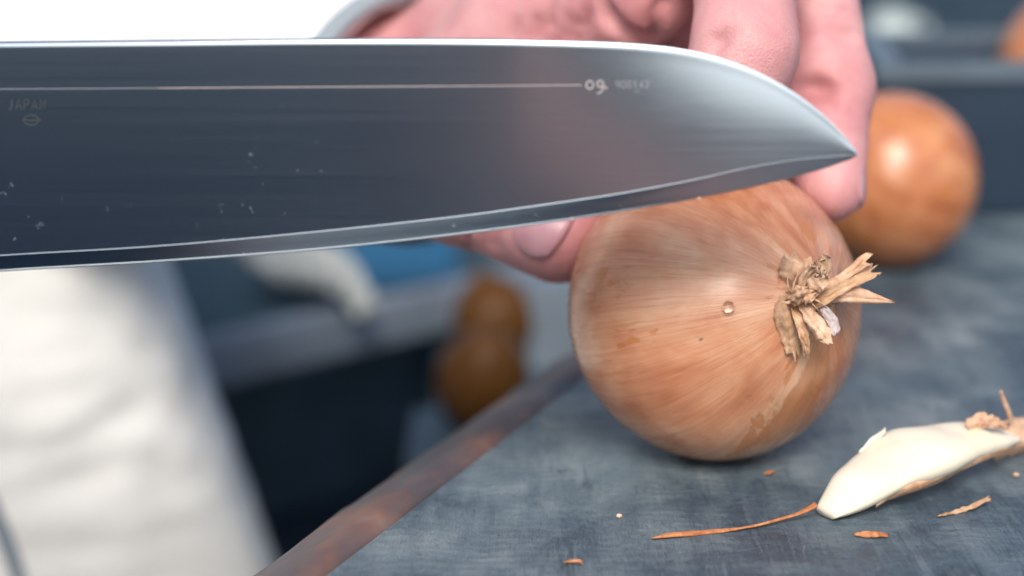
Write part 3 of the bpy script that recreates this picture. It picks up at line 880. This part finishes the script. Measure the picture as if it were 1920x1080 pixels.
def digits(x, y, w, h, s, gap, lw):
    L = {'9': [arc(.5, .3, .45, .3, 0, 360, 16), [(.95, .3), (.9, .65), (.6, 1.0)]], '0': [arc(.5, .5, .46, .5, 0, 360, 18)], '1': [[(.25, .22), (.55, 0), (.55, 1)]],
         '4': [[(.95, .7), (.05, .7), (.7, 0), (.7, 1)]], '2': [[(.08, .25), (.3, .02), (.7, .02), (.92, .25), (.8, .5), (.08, 1), (.95, 1)]],
         'J': [[(.7, 0), (.7, .8), (.5, 1), (.2, .95)]], 'A': [[(0, 1), (.5, 0), (1, 1)], [(.2, .66), (.8, .66)]], 'P': [[(.1, 1), (.1, 0), (.7, 0), (.92, .25), (.7, .52), (.1, .52)]],
         'N': [[(.08, 1), (.08, 0), (.92, 1), (.92, 0)]]}
    out = []
    for ch in s:
        for st in L[ch]: out.append(([(x + a * w, y + b * h) for a, b in st], lw))
        x += w + gap
    return out
strokes("engraved_number", digits(1154, 151, 8, 14, "900142", 3, 1.5), MAT_ETCH_FAINT)
strokes("engraved_word", digits(18, 186, 11, 18, "JAPAN", 4, 2.2), MAT_ETCH_DARK)
strokes("engraved_mark", [(arc(62, 224, 14, 9, 0, 360), 2.0), ([(44, 224), (80, 224)], 2.0)], MAT_ETCH_DARK)
# cutting edge strip: rougher steel, its bright highlight put into a paler colour
ev, ef = [], []
for u in np.linspace(-160, 1560, 120):
    vb = interp(BOT, u); EO = max((p - BLP).dot(BN) for p in column(u)[-5:-3]) + .00002
    for dv, off in ((-2.6, EO), (.5, .00010)): ev.append(onblade(u, vb + dv) + BN * off)
    ev.append(onblade(u, vb + .5) - BN * .00010); ev.append(onblade(u, vb - 2.6) - BN * EO)
for i in range(119):
    a = i * 4; b = a + 4
    for q in range(4): r_ = (q + 1) % 4; ef.append((a + q, a + r_, b + r_, b + q))
recalc(obj("cutting_edge", ev, ef, MAT_EDGE, kn, False))
# handle, bolster, rivets (outside the frame)
path = catmull([HD0 + hax * -.004, HD0 + hax * .03, HD0 + hax * .08, HD1], 24)
v, f = loft(tube_rings(path, [.0105, .0118, .0128, .0115, .0135], 20, .78, Vector((0, 1, 0))))
recalc(obj("handle", v, f, MAT_HANDLE, kn))
path = catmull([onblade(-150, 190), onblade(-175, 190), HD0 + hax * -.003], 6)
v, f = loft(tube_rings(path, [.004, .0100, .0112], 20, .8, Vector((0, 1, 0))))
recalc(obj("bolster", v, f, MAT_EDGE, kn))
# little drops and crumbs clinging to the edge
for nm, lab, u, vv, r, mt in (("water_droplet", "clear droplet clinging to the blade above the thumb", 852, 421, .00042, MAT_WATER),
                              ("onion_crumb", "pale crumb stuck on the knife edge above the onion", 1311, 372, .00042, MAT_HUSK_PALE),
                              ("onion_crumb", "dark crumb stuck on the knife edge between thumb and onion", 1074, 410, .00040, MAT_HUSK_GREY)):
    bm = bmesh.new(); blob(bm, onblade(u, vv) + BN * .0004, r, (1.2, .9, .9), 2)
    tag(bmobj(nm, bm, mt), lab, "droplet" if nm == "water_droplet" else "crumb")

# ------------------------------------------------------------------ garlic clove and peelings on the table
gc = empty("garlic_clove", G(1700, 950), "cream white peeled clove with torn tan skin lying at front right", "garlic clove")
MAT_MEMBRANE = simple("white_membrane", (0.72, 0.72, 0.70), .4, .08, 200, .1)
mg = M("clove_flesh"); mo = mg.coord()
mg.set(col=mg.mix(mg.rampf(mg.noise(mo, 60, 4), .35, .7), (0.78, 0.71, 0.55), (0.82, 0.77, 0.66)), rough=.38, sss=.5)
mg.b.inputs["Subsurface Radius"].default_value = (.004, .003, .002)
mg.bump(mg.noise(mg.coord(scale=(1, 1, 1)), 160, 4), .15, .0008)
c0, c1 = G(1548, 974), G(1905, 868)
c1.z = .0045
cax = (c1 - c0); L = cax.length; cax.normalize(); csd = cax.cross(Vector((0, 0, 1))).normalized()   # towards camera
if csd.y > 0: csd = -csd
cup = cax.cross(csd); 
if cup.z < 0: cup = -cup
rings = []
nn = 60; na = 40
for i in range(nn + 1):
    t = i / nn
    env = (math.sin(math.pi * min(1, t * .93 + .05)) ** .75) * (1 - .12 * t)
    env = max(env, .05)
    hz = .0052 * env * (1 + .10 * math.sin(t * 17)); wy = .0105 * env * (1 + .05 * math.sin(t * 13 + 1))
    if t < .12: hz *= .7 + .3 * t / .12
    ring = []
    cen = c0 + cax * (t * L) + csd * (-.002 * math.sin(math.pi * t)) + Vector((0, 0, .0060 * env + .0012 * t))
    for j in range(na):
        th = 2 * math.pi * j / na
        cs, sn = math.cos(th), math.sin(th)
        k = 1 + .10 * max(0, math.cos(th - 2.2)) ** 6          # a soft ridge on the far upper side
        q = cen + csd * (wy * cs * k) + cup * (hz * sn * k)
        q += (q - cen).normalized() * (.0004 * n1(q, 160, 2) + .0006 * n1(q, 60, 6))
        q.z = max(q.z, .0006)
        ring.append(q)
    rings.append(ring)
v, f = loft(rings)
recalc(obj("flesh", v, f, mg.m, gc))
def gpt(u, vv, z): return G(u, vv, z)
def on_clove(t, deg, lift=.0004):
    k = int(t * nn); ring = rings[k]; cen = sum(ring, Vector()) / na
    q = ring[int((deg % 360) / 360 * na) % na]
    return q + (q - cen).normalized() * lift
ribbon("torn_skin", [on_clove(.17, -42), on_clove(.26, -36), on_clove(.42, -34), on_clove(.60, -34), on_clove(.78, -30), on_clove(.88, -20)], [.0012, .0042, .0036, .0034, .0026, .0010], MAT_HUSK, gc, face=csd * .8 - cup * .5, curl=.25, crumple=.0004, seed=2, n=40)
ribbon("torn_skin", [on_clove(.30, 150, -.0004), on_clove(.35, 128, .0003), on_clove(.40, 122, .0014), on_clove(.42, 120, .0022)], [.0010, .0022, .0014, .0003], mg.m, gc, face=csd, curl=.2, crumple=.0003, thick=.00015)
ribbon("torn_skin", [gpt(1815, 805, .0125), gpt(1838, 790, .0140), gpt(1862, 792, .0140), gpt(1890, 800, .0125)], [.003, .004, .003, .002], MAT_HUSK_PALE, gc, curl=.6, crumple=.0012, seed=5)
ribbon("root_stub", [gpt(1872, 838, .0055), gpt(1895, 826, .0062), gpt(1925, 818, .0064), gpt(1965, 806, .0060)], [.0070, .0088, .0092, .0070], MAT_HUSK_PALE, gc, curl=1.0, crumple=.0012, seed=7, thick=.0012)
ribbon("stalk", [gpt(1897, 792, .0105), gpt(1890, 770, .0140), gpt(1882, 750, .0170), gpt(1876, 733, .0195)], [.0012, .0011, .0010, .0006], MAT_HUSK_PALE, gc, thick=.0007, m=2)
def flake(lab, pts, w, mat, cat="onion skin flake", **kw):
    o = ribbon("onion_skin_flake", [gpt(*p) for p in pts], w, mat, face=Vector((0, -.3, 1)), **kw)
    return tag(o, lab, cat, "skin flakes scattered on the table")
flake("long thin orange skin shred reaching left from the white clove", [(1222, 1010, .0006), (1262, 1001, .0012), (1316, 997, .0008), (1400, 988, .0008), (1480, 968, .0016), (1512, 955, .0030), (1530, 944, .0042)], [.0003, .0014, .0012, .0005, .0006, .0013, .0016], MAT_FLAKE, curl=.5, crumple=.0003, n=40, thick=.0003)
flake("short fat rust flake below the white clove", [(1602, 1002, .0008), (1622, 998, .0014), (1645, 998, .0016), (1666, 1004, .0008)], [.0006, .0018, .0018, .0007], MAT_FLAKE, curl=.7, crumple=.0003)
flake("tiny curled amber flake alone near the bottom edge", [(1058, 1054, .0006), (1072, 1051, .0014), (1088, 1051, .0014), (1092, 1058, .0005)], [.0003, .0008, .0008, .0003], MAT_FLAKE, curl=.5, thick=.0003)
flake("small pinkish flake between onion and white clove", [(1432, 888, .0006), (1444, 884, .0012), (1452, 882, .0006)], [.0005, .0012, .0006], MAT_FLAKE, curl=.5)
flake("translucent mauve skin strip right of the clove's underside", [(1760, 968, .0006), (1800, 956, .0008), (1830, 944, .0018), (1856, 933, .0022)], [.0004, .0008, .0013, .0009], MAT_HUSK_DARK, curl=.7, crumple=.0006)
for lab, u, vv, r in (("pale speck of onion left of the long skin shred", 1161, 967, .0006), ("pale speck on the table right of the clove", 1905, 890, .0007)):
    bm = bmesh.new(); blob(bm, G(u, vv, r * .7), r, (1.2, 1, .8), 2); tag(bmobj("onion_crumb", bm, MAT_HUSK_PALE), lab, "crumb")
# navy cabinet added unseen behind the camera so the blade mirrors something dark
MAT_CUP_WOOD = simple("added_navy_wood", (0.085, 0.155, 0.225), .55, .25, 8, .15)
cb = empty("added_cupboard", (-.45, -.92, GZ), "low navy cabinet added out of view, mirrored dark in the blade", "added_cupboard")
CT = .22 - GZ
box("carcass", (2.76, .44, CT - .04), (-.45, -.92, GZ + (CT - .04) / 2), MAT_CUP_WOOD, cb, .004)
for k in range(6):
    box("door", (.45, .018, CT - .10), (-1.60 + .46 * k, -.69, GZ + CT / 2 - .01), MAT_CUP_WOOD, cb, .004)
box("worktop", (2.80, .48, .03), (-.45, -.91, GZ + CT - .02), MAT_CUP_WOOD, cb, .004)
# salmon towel and stand, added out of view so the tip mirrors pink
MAT_SALMON = simple("salmon_cloth", (0.92, 0.42, 0.31), .8, .08, 30, .1)
tws = ribbon("added_salmon_towel", [Vector((-.03, -.30, -.035)), Vector((-.035, -.42, .004)), Vector((-.045, -.55, .056)), Vector((-.05, -.69, .125))], [.12, .17, .16, .12], MAT_SALMON, None, face=Vector((0, .2, 1)), crumple=.010, thick=.012, n=36, m=12, seed=3)
tag(tws, "salmon towel added out of view, mirrored as a pink patch near the knife tip", "towel")
st = empty("added_stool", (-.04, -.50, GZ), "support added under the salmon towel, unseen behind the camera", "added_stool")
vs = [(-.13, -.30, -.06), (.05, -.30, -.06), (.05, -.66, .045), (-.13, -.66, .045)]
bm = bmesh.new(); fa = bm.faces.new([bm.verts.new(p) for p in vs]); ex = bmesh.ops.extrude_face_region(bm, geom=[fa])
for g_ in ex["geom"]:
    if isinstance(g_, bmesh.types.BMVert): g_.co.z -= .025
bmobj("seat", bm, MAT_CUP_WOOD, st, False)
for x_, y_, z_ in ((-.115, -.315, -.085), (.035, -.315, -.085), (.035, -.64, .02), (-.115, -.64, .02)): box("leg", (.025, .025, z_ - GZ), (x_, y_, (GZ + z_) / 2), MAT_CUP_WOOD, st, .003)

# ------------------------------------------------------------------ things behind
MAT_BENCH = simple("teal_grey_bench_top", (0.030, 0.062, 0.080), .75, .3, 14, .2)
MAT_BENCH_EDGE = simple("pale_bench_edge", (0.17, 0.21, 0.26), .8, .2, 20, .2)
MAT_BENCH_DARK = simple("dark_bench_frame", (0.060, 0.100, 0.140), .7, .4, 9, .2)
MAT_TUB = simple("navy_tub", (0.018, 0.035, 0.060), .45, .2, 20, .1)
MAT_TUBRIM = simple("grey_blue_rim", (0.09, 0.125, 0.16), .5, .2, 20, .1)
MAT_BLUE = simple("blue_plastic", (0.035, 0.15, 0.30), .5, .15, 30, .05)
MAT_POST = simple("grey_bench_post", (0.15, 0.19, 0.235), .6, .2, 20, .1)
def slab_between(name, a, b, depth, thick, mat, parent, bevel=.002):
    """horizontal board whose front upper edge runs from a to b"""
    dv = (b - a); Ld = dv.length; ang = math.atan2(dv.y, dv.x); nrm = Vector((-math.sin(ang), math.cos(ang), 0))
    c = (a + b) / 2 + nrm * depth / 2 - Vector((0, 0, thick / 2))
    return box(name, (Ld, depth, thick), c, mat, parent, bevel, ang)
BZ = -.12
b0, b1 = G(430, 640, BZ), G(830, 548, BZ)
bd = (b1 - b0).normalized(); bnr = Vector((-bd.y, bd.x, 0))
ba, bb = b0 - bd * .55, b1 + bd * .45
bn_ = empty("bench", ((ba + bb) / 2 + bnr * .2).to_tuple()[:2] + (GZ,), "low teal grey bench with pale front edge behind the white jacket", "bench")
slab_between("bench_top", ba + bnr * .018, bb + bnr * .018, .42, .024, MAT_BENCH, bn_)
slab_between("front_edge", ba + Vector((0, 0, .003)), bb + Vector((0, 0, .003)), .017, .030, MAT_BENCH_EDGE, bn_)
slab_between("lower_shelf", ba + bnr * .06 + Vector((0, 0, -.30)), bb + bnr * .06 + Vector((0, 0, -.30)), .32, .02, MAT_BENCH_DARK, bn_)
for s_, w_ in ((.06, .06), (.97, .06)):
    for q in (.05, .36):
        c = ba.lerp(bb, s_) + bnr * q; hgt = (BZ - .026) - GZ
        box("leg", (w_, w_, hgt), (c.x, c.y, GZ + hgt / 2), MAT_BENCH_DARK, bn_, .003, math.atan2(bd.y, bd.x))
# back panel closing the dark underside
slab_between("back_panel", ba + bnr * .40 + Vector((0, 0, -.030)), bb + bnr * .40 + Vector((0, 0, -.030)), .012, .62, MAT_BENCH_DARK, bn_)
# grey post of the bench near the onion
pc = P(1020, 640, 1.02)
tag(box("post", (.045, .045, pc.z - .02 - GZ + .06), (pc.x, pc.y, (GZ + pc.z + .04) / 2), MAT_POST, None, .004, R(30)), "grey painted post standing between the table edge and the bench", "post")
# blue tray and white towel on the bench
def at_bench(u, vv): return G(u, vv, BZ)
tc = at_bench(675, 545)
tr = empty("blue_tray", tc, "bright blue plastic tray on the bench under the white towel", "tray")
box("tray_body", (.11, .075, .045), tc + Vector((0, .03, .0235)), MAT_BLUE, tr, .006, R(35))
box("tray_rim", (.122, .087, .006), tc + Vector((0, .03, .049)), MAT_BLUE, tr, .002, R(35))
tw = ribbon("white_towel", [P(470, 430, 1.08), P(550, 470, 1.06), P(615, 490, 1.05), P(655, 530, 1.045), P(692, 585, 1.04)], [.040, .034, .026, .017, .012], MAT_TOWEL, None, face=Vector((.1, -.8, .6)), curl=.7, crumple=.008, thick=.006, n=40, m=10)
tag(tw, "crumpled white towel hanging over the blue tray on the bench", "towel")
# two brown onions stacked on a crate by the bench
c1_ = P(905, 705, .92)
ck = empty("crate", (c1_.x, c1_.y, GZ), "dark wooden crate below the two brown onions by the bench", "crate")
ctop = c1_.z - .0315
for k in range(5):
    z = GZ + .05 + k * (ctop - GZ - .09) / 4
    box("slat", (.075, .012, .075), (c1_.x, c1_.y - .036, z), MAT_BENCH_DARK, ck, .002)
    box("slat", (.075, .012, .075), (c1_.x, c1_.y + .036, z), MAT_BENCH_DARK, ck, .002)
    box("slat", (.012, .060, .075), (c1_.x - .0315, c1_.y, z), MAT_BENCH_DARK, ck, .002)
    box("slat", (.012, .060, .075), (c1_.x + .0315, c1_.y, z), MAT_BENCH_DARK, ck, .002)
box("lid", (.080, .086, .012), (c1_.x, c1_.y, ctop - .006), MAT_BENCH_DARK, ck, .002)
MAT_ONION3 = mat_onion("onion_skin_brown_shaded", (0.115, 0.054, 0.016), (0.10, 0.043, 0.012), (0.075, 0.030, 0.009), 1.3, (0.10, 0.040, 0.012))  # brown skin darkened further, shade put into the colour
_b = MAT_ONION3.node_tree.nodes['Principled BSDF']; _b.inputs['Coat Weight'].default_value = 0; _b.inputs['Specular IOR Level'].default_value = .12
for lab, c, seed in (("lower of the two blurred brown onions by the bench", c1_, 31.0), ("upper of the two blurred brown onions by the bench", None, 37.0)):
    o = empty("onion", (0, 0, 0), lab, "onion", "brown onions by the bench")
    if c is not None: make_onion(o, c, Vector((.2, -.3, .9)), .3, MAT_ONION3, .0260, .0300, .004, seed, ctop)
    else:
        make_onion(o, c1_ + Vector((.006, .085, 0)), Vector((-.3, .2, .9)), .9, MAT_ONION3, .0255, .0260, .004, seed, ctop + .0160)
        box('rear_step', (.070, .070, ctop + .016 - GZ - .002), (c1_.x + .006, c1_.y + .085, (GZ + ctop + .016 - .002) / 2), MAT_BENCH_DARK, ck, .002)
# navy tub on the table at the right rear
f0 = G(1655, 418)
tt = empty("navy_tub", (f0.x + .17, f0.y + .09, 0), "dark navy tub with grey rim standing at the far right of the table", "tub")
TH_ = .066
tub = [(f0.x, f0.y + .004), (f0.x + .38, f0.y + .050), (f0.x + .36, f0.y + .20), (f0.x + .02, f0.y + .155)]
def ring_at(sc_, z):
    cx = sum(p[0] for p in tub) / 4; cy = sum(p[1] for p in tub) / 4; out = []
    for a_, b_ in zip(tub, tub[1:] + tub[:1]):
        for k in range(6):
            t = k / 6; x = a_[0] + (b_[0] - a_[0]) * t; y = a_[1] + (b_[1] - a_[1]) * t
            out.append(Vector((cx + (x - cx) * sc_, cy + (y - cy) * sc_, z)))
    return out
v, f = loft([ring_at(.93, .0005), ring_at(.97, .006), ring_at(1.0, TH_), ring_at(.96, TH_), ring_at(.92, .010)])
recalc(autosmooth(obj("tub_body", v, f, MAT_TUB, tt), 30))
v, f = loft([ring_at(1.004, TH_ - .008), ring_at(1.03, TH_ - .006), ring_at(1.03, TH_ + .002), ring_at(.965, TH_ + .002), ring_at(.955, TH_ - .004)], False)
recalc(autosmooth(obj("tub_rim", v, f, MAT_TUBRIM, tt), 30))
oc = P(2000, 92, .86)
o5 = empty("onion", (0, 0, 0), "orange onion peeking over the tub rim at the far right", "onion")
make_onion(o5, Vector((oc.x, oc.y, 0)), Vector((.2, .3, .9)), .5, MAT_ONION2, .0330, .0400, .006, 41.0, .0125)
# far bench with a pale cup and a blue cup
fb0, fb1 = Vector((-.2, 1.95, -.13)), Vector((1.6, 2.25, -.13))
fb = empty("bench", (.7, 2.3, GZ), "long blue grey bench far behind the golden onion", "bench")
MAT_FAR = simple("blue_grey_planks", (0.020, 0.042, 0.058), .9, .35, 7, .2)
MAT_FAR.node_tree.nodes["Principled BSDF"].inputs["Specular IOR Level"].default_value = .1
slab_between("bench_top", fb0, fb1, .75, .04, MAT_FAR, fb)
for x_, y_ in ((-.12, 2.06), (1.5, 2.32), (-.2, 2.6), (1.42, 2.86)): box("leg", (.06, .06, -.172 - GZ), (x_, y_, (GZ - .172) / 2), MAT_BENCH_DARK, fb, .004)
def cup(name, lab, c, r, h, mat, cat):
    rt = empty(name, c, lab, cat)
    prof = [(r * .72, .0), (r * .80, .004), (r * .97, h * .5), (r, h), (r * .93, h), (r * .90, h * .5), (r * .70, .012), (.001, .011)]
    rings = [[Vector(c) + Vector((pr_ * math.cos(2 * math.pi * j / 28), pr_ * math.sin(2 * math.pi * j / 28), z_)) for j in range(28)] for pr_, z_ in prof]
    v, f = loft(rings); recalc(autosmooth(obj("cup_body", v, f, mat, rt), 40))
    hp = catmull([Vector(c) + Vector((r * .95, 0, h * .8)), Vector(c) + Vector((r * 1.55, 0, h * .75)), Vector(c) + Vector((r * 1.5, 0, h * .3)), Vector(c) + Vector((r * .88, 0, h * .2))], 14)
    v, f = loft(tube_rings(hp, [r * .12, r * .12], 10, 1.0, Vector((0, 1, 0)))); recalc(obj("cup_handle", v, f, mat, rt))
MAT_CUP = simple("pale_enamel", (0.62, 0.72, 0.72), .25, .05, 30, 0)
cup("enamel_cup", "pale enamel cup on the far bench above the golden onion", G(1668, 118, -.129), .034, .075, MAT_CUP, "cup")
cup("blue_cup", "blue cup on the far bench above the navy tub", G(1818, 150, -.129), .034, .05, MAT_BLUE, "cup")
